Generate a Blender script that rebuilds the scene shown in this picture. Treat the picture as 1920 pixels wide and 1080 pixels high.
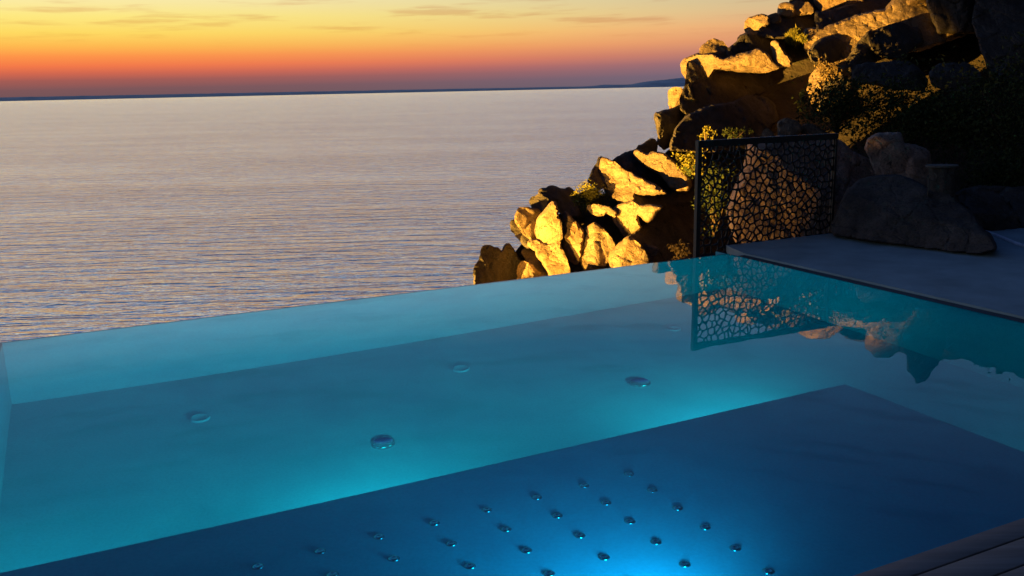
import bpy, bmesh, math, random
import numpy as np
from mathutils import Vector, Matrix, noise
from mathutils.geometry import delaunay_2d_cdt

for o in list(bpy.data.objects):
    bpy.data.objects.remove(o)
sc = bpy.context.scene
col = sc.collection
R = math.radians

# ------------------------------------------------------------------ camera
CAM_H = 1.7                       # eye above the pool water (water is z = 0)
FPX = 1680.0                      # focal length in photograph pixels
ROLL = math.atan(0.0216)
PITCH = R(12.513)
cr, sr, cp, sp = math.cos(ROLL), math.sin(ROLL), math.cos(PITCH), math.sin(PITCH)
cam_d = bpy.data.cameras.new('camera')
cam = bpy.data.objects.new('camera', cam_d)
col.objects.link(cam)
cam_d.sensor_width = 36.0
cam_d.lens = FPX / 1920 * 36
cam_d.clip_start = 0.05
cam_d.clip_end = 200000
rx = Vector((cr, -sr * sp, -sr * cp))
up = Vector((sr, cr * sp, cr * cp))
bk = Vector((0, -cp, sp))
cam.matrix_world = Matrix(((rx.x, up.x, bk.x, 0), (rx.y, up.y, bk.y, 0), (rx.z, up.z, bk.z, CAM_H), (0, 0, 0, 1)))
sc.camera = cam

# ------------------------------------------------------------------ sky (dusk, the sun has set off to the left)
def lin(c, k=1.0):
    def f(v):
        v = v / 255
        return v / 12.92 if v <= 0.04045 else ((v + 0.055) / 1.055) ** 2.4
    return tuple(f(v) * k for v in c) + (1.0,)

world = bpy.data.worlds.new('World')
sc.world = world
world.use_nodes = True
wt = world.node_tree
wt.nodes.clear()
def wn(t, **kw):
    n = wt.nodes.new(t)
    for k, v in kw.items():
        setattr(n, k, v)
    return n
def wmath(op, a, b=None, c=None, clamp=False):
    n = wn('ShaderNodeMath', operation=op, use_clamp=clamp)
    for i, v in enumerate((a, b, c)):
        if v is None: continue
        if isinstance(v, (int, float)): n.inputs[i].default_value = v
        else: wt.links.new(v, n.inputs[i])
    return n.outputs[0]
tc = wn('ShaderNodeTexCoord')
sx = wn('ShaderNodeSeparateXYZ')
wt.links.new(tc.outputs['Generated'], sx.inputs[0])
elev = wmath('MULTIPLY', wmath('ARCSINE', sx.outputs[2]), 180 / math.pi)          # degrees above the horizon
az = wmath('MULTIPLY', wmath('ARCTAN2', sx.outputs[0], sx.outputs[1]), 180 / math.pi)
SUN_AZ = -48.0
sund = wmath('COSINE', wmath('MULTIPLY', wmath('SUBTRACT', az, SUN_AZ), math.pi / 180))
pos = wmath('POWER', wmath('DIVIDE', wmath('MAXIMUM', elev, 0.0), 90.0), 0.5, clamp=True)
def ramp(stops):
    r = wn('ShaderNodeValToRGB')
    e = r.color_ramp.elements
    while len(e) < len(stops): e.new(0.5)
    for el, (deg, c) in zip(e, stops):
        el.position = math.sqrt(deg / 90)
        el.color = lin(c)
    wt.links.new(pos, r.inputs[0])
    return r.outputs[0]
UP = [(8.5, (255, 249, 226)), (12, (212, 214, 214)), (16, (104, 146, 198)), (24, (80, 122, 186)), (38, (54, 84, 140)), (58, (36, 54, 98)), (90, (28, 42, 80))]
UPR = [(8.5, (230, 226, 208)), (12, (184, 196, 206)), (16, (104, 144, 196)), (24, (74, 116, 180)), (38, (52, 82, 136)), (58, (36, 54, 98)), (90, (28, 42, 80))]
rl = ramp([(0, (104, 82, 88)), (0.5, (126, 86, 88)), (1.0, (164, 92, 84)), (1.4, (212, 104, 78)), (1.8, (246, 122, 72)), (2.3, (255, 148, 72)),
           (2.9, (255, 188, 80)), (3.6, (255, 220, 98)), (4.5, (255, 234, 130)), (6.0, (250, 236, 186))] + UP)
rr = ramp([(0, (104, 100, 116)), (0.6, (118, 104, 122)), (1.3, (150, 112, 120)), (1.9, (192, 130, 114)), (2.6, (228, 156, 114)),
           (3.4, (238, 176, 124)), (4.4, (224, 192, 144)), (5.6, (206, 194, 158))] + UPR)
mr = wn('ShaderNodeMapRange', interpolation_type='SMOOTHSTEP')
mr.inputs['From Min'].default_value = 0.40
mr.inputs['From Max'].default_value = 0.985
wt.links.new(sund, mr.inputs['Value'])
mx = wn('ShaderNodeMix', data_type='RGBA')
wt.links.new(mr.outputs[0], mx.inputs[0]); wt.links.new(rr, mx.inputs[6]); wt.links.new(rl, mx.inputs[7])
# thin cloud streaks low in the west
cv = wn('ShaderNodeCombineXYZ')
wt.links.new(wmath('MULTIPLY', az, 0.10), cv.inputs[0])
wt.links.new(wmath('ADD', wmath('MULTIPLY', elev, 1.15), wmath('MULTIPLY', az, -0.012)), cv.inputs[1])
nz = wn('ShaderNodeTexNoise')
nz.inputs['Scale'].default_value = 1.25; nz.inputs['Detail'].default_value = 4.0; nz.inputs['Roughness'].default_value = 0.55
wt.links.new(cv.outputs[0], nz.inputs['Vector'])
cm = wn('ShaderNodeMapRange', interpolation_type='SMOOTHSTEP')
cm.inputs['From Min'].default_value = 0.50; cm.inputs['From Max'].default_value = 0.66
wt.links.new(nz.outputs['Fac'], cm.inputs['Value'])
hi = wn('ShaderNodeMapRange', interpolation_type='SMOOTHSTEP')
hi.inputs['From Min'].default_value = 2.2; hi.inputs['From Max'].default_value = 4.2
wt.links.new(elev, hi.inputs['Value'])
cfac = wmath('MULTIPLY', wmath('MULTIPLY', cm.outputs[0], hi.outputs[0]), 0.75)
cl = wn('ShaderNodeMix', data_type='RGBA', blend_type='MULTIPLY')
cl.inputs[7].default_value = (0.84, 0.66, 0.66, 1)
wt.links.new(cfac, cl.inputs[0]); wt.links.new(mx.outputs[2], cl.inputs[6])
# the sky away from the sunset is dimmer
dim = wn('ShaderNodeMapRange', interpolation_type='SMOOTHSTEP')
dim.inputs['From Min'].default_value = -0.55; dim.inputs['From Max'].default_value = 0.60
dim.inputs['To Min'].default_value = 0.07; dim.inputs['To Max'].default_value = 1.0
wt.links.new(sund, dim.inputs['Value'])
bg = wn('ShaderNodeBackground')
wt.links.new(cl.outputs[2], bg.inputs['Color'])
wt.links.new(dim.outputs[0], bg.inputs['Strength'])
wo = wn('ShaderNodeOutputWorld')
wt.links.new(bg.outputs[0], wo.inputs[0])

sc.view_settings.view_transform = 'Standard'
sc.view_settings.look = 'None'
sc.view_settings.exposure = 0.0
sc.view_settings.gamma = 1.0
sc.render.engine = 'CYCLES'
sc.cycles.use_denoising = True
sc.cycles.sample_clamp_indirect = 4.0
sc.cycles.max_bounces = 7
sc.cycles.transmission_bounces = 6
sc.cycles.transparent_max_bounces = 8

# ------------------------------------------------------------------ helpers
def ray(x, y):
    """direction through a photograph pixel, scaled so that its Y component is 1"""
    u, v = x - 960.0, 540.0 - y
    uu, vv = u * cr + v * sr, -u * sr + v * cr
    X, Y, Z = uu, FPX * cp + vv * sp, -FPX * sp + vv * cp
    return X / Y, Z / Y
def at(x, y, Y):
    a, b = ray(x, y)
    return Vector((a * Y, Y, CAM_H + b * Y))

C0 = Vector((2.224, 9.043))                  # far right corner of the pool
EA = R(25.74)
ES = Vector((math.cos(EA), math.sin(EA)))    # along the overflow edge
ET = Vector((-math.sin(EA), math.cos(EA)))   # outwards, over the sea
def P(s, t, z=0.0):
    q = C0 + ES * s + ET * t
    return Vector((q.x, q.y, z))
PM = Matrix(((ES.x, ET.x, 0, C0.x), (ES.y, ET.y, 0, C0.y), (0, 0, 1, 0), (0, 0, 0, 1)))

def link(o, parent=None):
    col.objects.link(o)
    if parent is not None:
        o.parent = parent
        o.matrix_parent_inverse = parent.matrix_world.inverted()
    return o
def mesh_obj(name, verts, faces, mat, parent=None, smooth=False, sharp=None):
    me = bpy.data.meshes.new(name)
    me.from_pydata([tuple(v) for v in verts], [], [tuple(f) for f in faces])
    me.validate(); me.update()
    if mat: me.materials.append(mat)
    if smooth:
        me.polygons.foreach_set('use_smooth', [True] * len(me.polygons))
        if sharp: me.set_sharp_from_angle(angle=R(sharp))
    return link(bpy.data.objects.new(name, me), parent)
def bm_obj(name, bm, mat, parent=None, smooth=False, sharp=None):
    me = bpy.data.meshes.new(name)
    bmesh.ops.recalc_face_normals(bm, faces=bm.faces)
    bm.to_mesh(me); bm.free()
    if mat: me.materials.append(mat)
    if smooth:
        me.polygons.foreach_set('use_smooth', [True] * len(me.polygons))
        if sharp: me.set_sharp_from_angle(angle=R(sharp))
    return link(bpy.data.objects.new(name, me), parent)
def empty(name, loc):
    o = bpy.data.objects.new(name, None)
    o.location = loc
    o.empty_display_size = 0.1
    col.objects.link(o)
    bpy.context.view_layer.update()
    return o
def tag(o, label=None, cat=None, group=None, kind=None):
    if label: o['label'] = label
    if cat: o['category'] = cat
    if group: o['group'] = group
    if kind: o['kind'] = kind
    return o
def add_box(bm, s0, s1, t0, t1, z0, z1, M=PM, bevel=0.0):
    vs = [bm.verts.new(M @ Vector((s, t, z))) for z in (z0, z1) for t in (t0, t1) for s in (s0, s1)]
    fs = [bm.faces.new([vs[i] for i in q]) for q in ((0, 2, 3, 1), (4, 5, 7, 6), (0, 1, 5, 4), (2, 6, 7, 3), (0, 4, 6, 2), (1, 3, 7, 5))]
    if bevel:
        es = list({e for f in fs for e in f.edges})
        bmesh.ops.bevel(bm, geom=es, offset=bevel, segments=2, affect='EDGES', profile=0.5)
def add_tube(bm, pts, rad, n=7):
    pts = [Vector(p) for p in pts]
    rads = rad if isinstance(rad, (list, tuple)) else [rad] * len(pts)
    rings = []
    for i, p in enumerate(pts):
        d = (pts[min(i + 1, len(pts) - 1)] - pts[max(i - 1, 0)]).normalized()
        a = d.cross(Vector((0, 0, 1)) if abs(d.z) < 0.9 else Vector((1, 0, 0))).normalized()
        b = d.cross(a)
        rings.append([bm.verts.new(p + (a * math.cos(k * 2 * math.pi / n) + b * math.sin(k * 2 * math.pi / n)) * rads[i]) for k in range(n)])
    for i in range(len(rings) - 1):
        for k in range(n):
            bm.faces.new((rings[i][k], rings[i][(k + 1) % n], rings[i + 1][(k + 1) % n], rings[i + 1][k]))
    bm.faces.new(rings[0][::-1]); bm.faces.new(rings[-1])
def add_lathe(bm, prof, n=20, M=Matrix.Identity(4)):
    rings = []
    for r, z in prof:
        if r < 1e-6: rings.append([bm.verts.new(M @ Vector((0, 0, z)))])
        else: rings.append([bm.verts.new(M @ Vector((r * math.cos(k * 2 * math.pi / n), r * math.sin(k * 2 * math.pi / n), z))) for k in range(n)])
    for a, b in zip(rings, rings[1:]):
        for k in range(n):
            q = [a[k % len(a)], a[(k + 1) % len(a)], b[(k + 1) % len(b)], b[k % len(b)]]
            u = []
            for v in q:
                if v not in u: u.append(v)
            if len(u) > 2: bm.faces.new(u)

# ------------------------------------------------------------------ materials
class NT:
    def __init__(self, name):
        self.m = bpy.data.materials.new(name)
        self.m.use_nodes = True
        self.t = self.m.node_tree
        self.b = self.t.nodes['Principled BSDF']
        self.out = self.t.nodes['Material Output']
    def n(self, t, **kw):
        q = self.t.nodes.new(t)
        for k, v in kw.items(): setattr(q, k, v)
        return q
    def l(self, a, b): self.t.links.new(a, b)
    def coord(self, scale=(1, 1, 1), rot=0.0, kind='Object'):
        c = self.n('ShaderNodeTexCoord'); m = self.n('ShaderNodeMapping')
        m.inputs['Scale'].default_value = scale
        m.inputs['Rotation'].default_value = (0, 0, rot)
        self.l(c.outputs[kind], m.inputs[0])
        return m.outputs[0]
    def noise(self, vec, scale, detail=4, rough=0.55, dist=0.0):
        q = self.n('ShaderNodeTexNoise')
        q.inputs['Scale'].default_value = scale; q.inputs['Detail'].default_value = detail
        q.inputs['Roughness'].default_value = rough; q.inputs['Distortion'].default_value = dist
        if vec: self.l(vec, q.inputs['Vector'])
        return q.outputs['Fac']
    def ramp(self, fac, stops):
        q = self.n('ShaderNodeValToRGB'); e = q.color_ramp.elements
        while len(e) < len(stops): e.new(0.5)
        for el, (p, c) in zip(e, stops):
            el.position = p; el.color = tuple(c) + (1,) if len(c) == 3 else c
        self.l(fac, q.inputs[0])
        return q.outputs[0]
    def mix(self, fac, a, b, mode='MIX'):
        q = self.n('ShaderNodeMix', data_type='RGBA', blend_type=mode)
        for i, v in ((0, fac), (6, a), (7, b)):
            if isinstance(v, (int, float)): q.inputs[i].default_value = v
            elif isinstance(v, tuple): q.inputs[i].default_value = v + (1,) if len(v) == 3 else v
            else: self.l(v, q.inputs[i])
        return q.outputs[2]
    def math(self, op, a, b=0.0):
        q = self.n('ShaderNodeMath', operation=op)
        for i, v in ((0, a), (1, b)):
            if isinstance(v, (int, float)): q.inputs[i].default_value = v
            else: self.l(v, q.inputs[i])
        return q.outputs[0]
    def bump(self, h, strength, dist, base=None):
        q = self.n('ShaderNodeBump')
        q.inputs['Strength'].default_value = strength; q.inputs['Distance'].default_value = dist
        self.l(h, q.inputs['Height'])
        if base: self.l(base, q.inputs['Normal'])
        return q.outputs[0]
    def set(self, **kw):
        for k, v in kw.items():
            i = self.b.inputs[k.replace('_', ' ')]
            if isinstance(v, (int, float)): i.default_value = v
            elif isinstance(v, tuple): i.default_value = v + (1,) if len(v) == 3 else v
            else: self.l(v, i)
        return self.m

def rock_material(name, c_dark, c_mid, c_light, seed):
    t = NT(name)
    v = t.coord(kind='Object')
    off = t.n('ShaderNodeVectorMath', operation='ADD'); off.inputs[1].default_value = (seed, seed * 2, seed * 3)
    t.l(v, off.inputs[0]); v = off.outputs[0]
    big = t.noise(v, 2.6, 5, 0.6, 0.4)
    c = t.ramp(big, [(0.30, c_dark), (0.5, c_mid), (0.68, c_light)])
    grain = t.noise(v, 55, 3, 0.7)
    c = t.mix(0.55, c, t.ramp(grain, [(0.34, (0.35, 0.33, 0.31)), (0.52, (1, 1, 1)), (0.7, (1.15, 1.1, 1.05))]), 'MULTIPLY')
    lich = t.noise(v, 13, 6, 0.68, 0.8)
    c = t.mix(t.ramp(lich, [(0.55, (0, 0, 0)), (0.66, (0.75, 0.75, 0.75))]), c, (0.07, 0.06, 0.045))
    n1 = t.bump(t.noise(v, 5.5, 8, 0.66, 0.3), 0.9, 0.10)
    vo = t.n('ShaderNodeTexVoronoi', feature='DISTANCE_TO_EDGE'); vo.inputs['Scale'].default_value = 2.3
    wv = t.mix(0.16, v, t.n('ShaderNodeTexNoise').outputs['Color'])
    t.l(wv, vo.inputs['Vector'])
    crack = t.ramp(vo.outputs['Distance'], [(0.0, (0, 0, 0)), (0.035, (1, 1, 1))])
    n2 = t.bump(crack, 0.45, 0.03, n1)
    n3 = t.bump(t.noise(v, 42, 4, 0.7), 0.8, 0.018, n2)
    return t.set(Base_Color=c, Roughness=0.93, Normal=n3, Specular_IOR_Level=0.2)
M_ROCK = [rock_material('granite_warm', (0.13, 0.095, 0.062), (0.25, 0.185, 0.125), (0.33, 0.25, 0.17), 3.1),
          rock_material('granite_tan', (0.15, 0.10, 0.062), (0.27, 0.195, 0.125), (0.35, 0.26, 0.17), 17.7),
          rock_material('granite_grey_shade', (0.05, 0.045, 0.042), (0.10, 0.09, 0.08), (0.15, 0.13, 0.112), 41.3),  # dark grey granite; on the shaded rocks the shade is in this colour
          rock_material('granite_pink_lifted', (0.26, 0.18, 0.14), (0.42, 0.30, 0.235), (0.52, 0.39, 0.31), 63.9)]  # pinkish granite, made lighter to make up for weak light behind the screen

def make_soil():
    t = NT('hillside_soil')
    v = t.coord()
    c = t.ramp(t.noise(v, 3, 6, 0.6), [(0.3, (0.05, 0.04, 0.028)), (0.6, (0.12, 0.095, 0.065)), (0.75, (0.10, 0.10, 0.05))])
    return t.set(Base_Color=c, Roughness=0.95, Normal=t.bump(t.noise(v, 6, 8, 0.7), 1.0, 0.2))
M_SOIL = make_soil()

def make_plaster(name, base, light):
    t = NT(name)
    v = t.coord()
    c = t.ramp(t.noise(v, 1.3, 5, 0.6, 0.5), [(0.3, base), (0.7, light)])
    f = t.noise(v, 60, 2, 0.5)
    c = t.mix(0.25, c, t.ramp(f, [(0.35, (0.7, 0.7, 0.7)), (0.6, (1, 1, 1))]), 'MULTIPLY')
    return t.set(Base_Color=c, Roughness=0.75, Normal=t.bump(f, 0.2, 0.004))
M_POOL = make_plaster('pool_plaster', (0.05, 0.36, 0.46), (0.07, 0.44, 0.53))
M_SHELF = make_plaster('shelf_plaster', (0.03, 0.31, 0.42), (0.045, 0.39, 0.50))

def make_water():
    t = NT('pool_water')
    fr = t.n('ShaderNodeFresnel'); fr.inputs['IOR'].default_value = 1.333
    rf = t.n('ShaderNodeBsdfRefraction'); rf.inputs['IOR'].default_value = 1.333; rf.inputs['Roughness'].default_value = 0.0
    rf.inputs['Color'].default_value = (0.30, 0.90, 0.98, 1)
    gl = t.n('ShaderNodeBsdfGlossy'); gl.inputs['Roughness'].default_value = 0.0
    v = t.coord((1, 1, 1), 0.3)
    h = t.noise(v, 2.2, 2, 0.5, 0.3)
    b = t.bump(h, 0.07, 0.01)
    for q in (fr, rf, gl): t.l(b, q.inputs['Normal'])
    ms = t.n('ShaderNodeMixShader')
    t.l(fr.outputs[0], ms.inputs[0]); t.l(rf.outputs[0], ms.inputs[1]); t.l(gl.outputs[0], ms.inputs[2])
    t.l(ms.outputs[0], t.out.inputs['Surface'])
    t.t.nodes.remove(t.b)
    return t.m
M_WATER = make_water()

def make_sea():
    t = NT('sea_water')
    w1 = t.noise(t.coord((0.055, 0.26, 1), R(-7)), 1.0, 3, 0.55, 0.7)      # the long ripples
    w2 = t.noise(t.coord((0.25, 0.80, 1), R(9)), 1.0, 3, 0.6, 0.4)         # wind chop on them
    patch = t.ramp(t.noise(t.coord((0.004, 0.018, 1), R(-4)), 1.0, 4, 0.55, 0.5), [(0.35, (0.6, 0.6, 0.6)), (0.62, (1, 1, 1))])
    h = t.math('MULTIPLY', t.math('ADD', w1, t.math('MULTIPLY', w2, 0.32)), patch)
    return t.set(Base_Color=(0.93, 1.0, 0.90), Metallic=0.98, Roughness=0.17, IOR=1.6, Normal=t.bump(h, 1.0, 2.0))
M_SEA = make_sea()

def simple(name, c, rough=0.6, metal=0.0, var=0.15, scale=9.0, bump=0.15, bd=0.004):
    t = NT(name)
    v = t.coord()
    f = t.noise(v, scale, 5, 0.6)
    k0, k1 = 1 - var, 1 + var
    cc = t.ramp(f, [(0.3, tuple(x * k0 for x in c)), (0.7, tuple(min(1, x * k1) for x in c))])
    return t.set(Base_Color=cc, Roughness=rough, Metallic=metal, Normal=t.bump(t.noise(v, scale * 7, 3, 0.6), bump, bd))
M_COAST = simple('coast_haze', (0.62, 0.72, 0.76), 0.95, 0, 0.25, 0.002, 0.0)  # pale blue-grey: the haze is put into the coast's colour
M_DECK = simple('slate_paving', (0.32, 0.43, 0.44), 0.7, 0, 0.22, 2.2, 0.35, 0.004)
M_GUTTER = simple('wet_slate', (0.025, 0.03, 0.036), 0.6, 0, 0.3, 7)
M_STEEL = simple('black_steel', (0.012, 0.012, 0.013), 0.5, 0.0, 0.2, 12)
M_CHROME = simple('stainless', (0.55, 0.6, 0.62), 0.2, 1.0, 0.05, 20)
M_CAP = simple('pale_fitting', (0.38, 0.47, 0.50), 0.22, 0.0, 0.05, 20, 0.0)
M_BARK = simple('bark', (0.10, 0.07, 0.045), 0.9, 0, 0.3, 15, 0.6, 0.01)
M_DRIFT = simple('driftwood', (0.10, 0.09, 0.075), 0.85, 0, 0.3, 18, 0.6, 0.006)
M_NAVY = simple('navy_canvas', (0.012, 0.02, 0.06), 0.85, 0, 0.2, 14, 0.3, 0.004)
M_PIPING = simple('pale_rubber', (0.72, 0.76, 0.82), 0.6)
def make_board():
    t = NT('weathered_board')
    v = t.coord((1.2, 26, 8), -EA)
    g = t.noise(v, 1.0, 5, 0.6, 0.6)
    c = t.ramp(g, [(0.3, (0.22, 0.18, 0.155)), (0.7, (0.36, 0.30, 0.265))])
    return t.set(Base_Color=c, Roughness=0.7, Normal=t.bump(g, 0.3, 0.003))
M_BOARD = make_board()
def leaf_mat(name, c, c2):
    t = NT(name)
    oi = t.n('ShaderNodeNewGeometry')
    cc = t.ramp(oi.outputs['Random Per Island'], [(0.0, c), (1.0, c2)])
    t.set(Base_Color=cc, Roughness=0.8, Specular_IOR_Level=0.15)
    return t.m
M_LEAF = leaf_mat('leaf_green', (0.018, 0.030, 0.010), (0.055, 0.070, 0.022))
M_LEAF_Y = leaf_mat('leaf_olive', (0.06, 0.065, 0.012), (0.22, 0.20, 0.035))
M_DRY = leaf_mat('dry_stalk', (0.07, 0.05, 0.025), (0.20, 0.145, 0.075))
def emit(name, c, k):
    t = NT(name)
    return t.set(Base_Color=(0.8, 0.8, 0.8), Emission_Color=c, Emission_Strength=k)

# ------------------------------------------------------------------ sea and far coast
SEA_Z = -30.0
xs = [-60000, -8000, -1500, -300, -60, 0, 60, 300, 1500, 8000, 60000]
ys = [-3000, -200, 0, 40, 120, 300, 900, 3000, 9000, 25000, 70000]
sea = mesh_obj('sea', [(x, y, SEA_Z) for y in ys for x in xs],
               [(j * len(xs) + i, j * len(xs) + i + 1, (j + 1) * len(xs) + i + 1, (j + 1) * len(xs) + i) for j in range(len(ys) - 1) for i in range(len(xs) - 1)], M_SEA)
tag(sea, kind='structure')

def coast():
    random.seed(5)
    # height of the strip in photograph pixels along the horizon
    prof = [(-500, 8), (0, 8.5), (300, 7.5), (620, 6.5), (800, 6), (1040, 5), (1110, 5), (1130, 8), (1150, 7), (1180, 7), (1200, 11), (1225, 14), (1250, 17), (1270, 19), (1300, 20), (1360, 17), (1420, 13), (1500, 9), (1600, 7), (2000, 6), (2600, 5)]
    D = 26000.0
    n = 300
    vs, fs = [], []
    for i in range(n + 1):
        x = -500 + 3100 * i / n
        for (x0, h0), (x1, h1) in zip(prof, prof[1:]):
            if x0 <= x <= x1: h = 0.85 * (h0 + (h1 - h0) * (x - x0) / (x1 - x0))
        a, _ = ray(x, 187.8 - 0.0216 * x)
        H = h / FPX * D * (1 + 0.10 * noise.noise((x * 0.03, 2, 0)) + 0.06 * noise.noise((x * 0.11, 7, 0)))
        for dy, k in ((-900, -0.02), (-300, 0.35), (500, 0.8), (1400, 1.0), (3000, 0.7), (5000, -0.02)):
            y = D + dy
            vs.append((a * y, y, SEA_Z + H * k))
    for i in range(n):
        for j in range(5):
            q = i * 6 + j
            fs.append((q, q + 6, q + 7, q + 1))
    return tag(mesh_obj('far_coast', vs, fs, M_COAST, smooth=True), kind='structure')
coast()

# ------------------------------------------------------------------ pool
PL, PW, PD = 6.535, 5.13, 1.5          # length of the overflow edge, width, depth
SH_S, SH_T, SH_D = -1.85, -3.365, 0.30 # spa shelf: right end, far edge, depth of its top
bm = bmesh.new()
add_box(bm, -PL - 0.25, 0.22, -PW - 0.25, 0.20, -PD - 0.3, -PD)          # floor slab
add_box(bm, -PL - 0.25, 0.0, 0.0, 0.03, -PD, -0.004)
add_box(bm, -PL - 0.25, 0.0, 0.031, 0.22, -PD, -0.22)                     # overflow wall
add_box(bm, -PL - 0.25, -PL, -PW - 0.25, -0.001, -PD, -0.004)            # left wall
add_box(bm, 0.0005, 0.017, -PW - 0.25, 0.2, -PD, -0.004)                  # right wall
add_box(bm, -PL, 0.0, -PW - 0.25, -PW, -PD, -0.012)                      # near wall
basin = bm_obj('pool_basin', bm, M_POOL)
tag(basin, kind='structure')
bm = bmesh.new()
add_box(bm, -PL + 0.001, SH_S, -PW + 0.001, SH_T, -PD + 0.001, -SH_D, bevel=0.012)
shelf = bm_obj('spa_shelf', bm, M_SHELF, basin)
water = mesh_obj('pool_water', [P(-PL - 0.22, -PW), P(0.015, -PW), P(0.015, 0.026), P(-PL - 0.22, 0.026)], [(0, 1, 2, 3)], M_WATER)
tag(water, kind='structure')

# air jets set in the shelf, a regular lattice
def jet_mesh():
    bm = bmesh.new()
    add_lathe(bm, [(0.0, 0.006), (0.006, 0.0065), (0.010, 0.009), (0.016, 0.008), (0.021, 0.005), (0.025, 0.0), (0.025, -0.01)], 18)
    me = bpy.data.meshes.new('air_jet'); bmesh.ops.recalc_face_normals(bm, faces=bm.faces); bm.to_mesh(me); bm.free()
    me.materials.append(M_CHROME)
    me.polygons.foreach_set('use_smooth', [True] * len(me.polygons))
    return me
JM = jet_mesh()
for j in range(6):
    t = -3.79 - 0.195 * j
    for i in range(10):
        s = -3.69 - 0.2515 * i
        if s < -6.2: continue
        o = bpy.data.objects.new('air_jet', JM)
        o.location = P(s, t, -SH_D)
        link(o, shelf)
# domed floor inlets on the deep floor
def inlet(s, t, r, m):
    bm = bmesh.new()
    M = Matrix.Translation(P(s, t, -PD))
    add_lathe(bm, [(0.0, 0.016), (r * 0.5, 0.018), (r * 0.78, 0.024), (r * 0.86, 0.026), (r * 0.95, 0.018), (r, 0.006), (r, -0.01)], 28, M)
    bm_obj('floor_inlet', bm, m, basin, True, 40)
INL = 1.5
def under(x, y, d):
    a, b = ray(x, y)
    v = Vector((a, 1, b)).normalized()
    k = CAM_H / -v.z
    p = Vector((v.x * k, v.y * k))
    h = Vector((v.x, v.y)) / 1.333
    q = math.sqrt(1 - h.length_squared)
    w = p + h * (d / q)
    return (w - C0).dot(ES), (w - C0).dot(ET)
for px, py, r, m in ((718, 832, 0.08, M_CHROME), (1200, 718, 0.085, M_CHROME), (375, 785, 0.07, M_POOL), (865, 692, 0.07, M_POOL), (1265, 617, 0.06, M_POOL)):
    inlet(*under(px, py, PD), r, m)

# underwater lights, each a ring and a lens let into a wall, with its lamp
def pool_light(s, t, z, ds, dt, color, power, cone=150, down=0.0, blend=1.0, soft=0.08):
    d = Vector((ES.x * ds + ET.x * dt, ES.y * ds + ET.y * dt, down)).normalized()
    h = Vector((ES.x * ds + ET.x * dt, ES.y * ds + ET.y * dt, 0)).normalized()
    M = Matrix.Translation(P(s, t, z)) @ h.to_track_quat('Z', 'Y').to_matrix().to_4x4()
    bm = bmesh.new()
    add_lathe(bm, [(0.095, -0.02), (0.11, 0.0), (0.11, 0.012), (0.085, 0.016), (0.08, 0.004)], 28, M)
    ring = bm_obj('underwater_light', bm, M_CHROME, basin, True, 40)
    bm = bmesh.new()
    add_lathe(bm, [(0.0, 0.008), (0.08, 0.006)], 24, M)
    bm_obj('lens', bm, emit('pool_lens', color, 3.0), ring)
    L = bpy.data.lights.new('pool_lamp', 'SPOT')
    L.energy = power; L.color = color; L.spot_size = R(cone); L.spot_blend = blend; L.shadow_soft_size = soft
    lo = bpy.data.objects.new('pool_lamp', L)
    lo.matrix_world = Matrix.Translation(P(s, t, z) + h * 0.05) @ (-d).to_track_quat('Z', 'Y').to_matrix().to_4x4()
    col.objects.link(lo)
TEAL = (0.003, 0.71, 0.72)
BLUE = (0.002, 0.60, 1.0)
pool_light(-2.2, SH_T + 0.005, -0.85, 0, 1, TEAL, 125, 160)
pool_light(-4.6, SH_T + 0.005, -0.85, 0, 1, TEAL, 150, 160)
pool_light(-4.25, -PW + 0.005, -0.13, 0, 1, BLUE, 120, 160, -0.03, soft=0.16)
pool_light(-0.9, -PW + 0.005, -0.75, 0.1, 1, TEAL, 20, 150)
pool_light(-6.0, SH_T + 0.005, -0.75, -0.6, 1, TEAL, 75, 150)

# ------------------------------------------------------------------ paving
bm = bmesh.new()
prof = [(0.215, -5.4), (0.215, 0.02), (0.36, 0.47), (2.4, 0.47), (2.4, -0.3), (9.0, -0.3), (9.0, -9.5), (-12, -9.5), (-12, -5.62), (0.215, -5.62)]
tv = [bm.verts.new(P(s, t, -0.012)) for s, t in prof]
bv = [bm.verts.new(P(s, t, -0.5)) for s, t in prof]
bm.faces.new(tv)
for i in range(len(prof)):
    j = (i + 1) % len(prof)
    bm.faces.new((tv[i], bv[i], bv[j], tv[j]))
paving = bm_obj('stone_paving', bm, M_DECK)
tag(paving, kind='structure')
bm = bmesh.new()
add_box(bm, 0.018, 0.212, -5.1, -0.003, -0.35, -0.030)
gut = bm_obj('gutter_strip', bm, M_GUTTER, paving)
# boards along the near side
bm = bmesh.new()
add_box(bm, -12, 0.08, -5.61, -PW - 0.02, -0.4, -0.05)
deck = bm_obj('board_deck', bm, M_GUTTER)
tag(deck, kind='structure')
t = -PW + 0.0
for k, w in enumerate((0.103, 0.130, 0.12, 0.12)):
    bm = bmesh.new()
    add_box(bm, -12, 0.07, t - w + 0.007, t, -0.028, 0.012, bevel=0.004)
    bm_obj('board', bm, M_BOARD, deck, True, 30)
    t -= w

# unseen stone wall under the paving end, added to block lamp light
bm = bmesh.new()
add_box(bm, -0.45, 2.6, 0.52, 0.80, -3.2, -0.34, bevel=0.02)
wall = bm_obj('blocking_wall', bm, M_ROCK[2])
tag(wall, 'unseen low stone wall under the screen, added to block the near lamp', 'wall')

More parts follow.
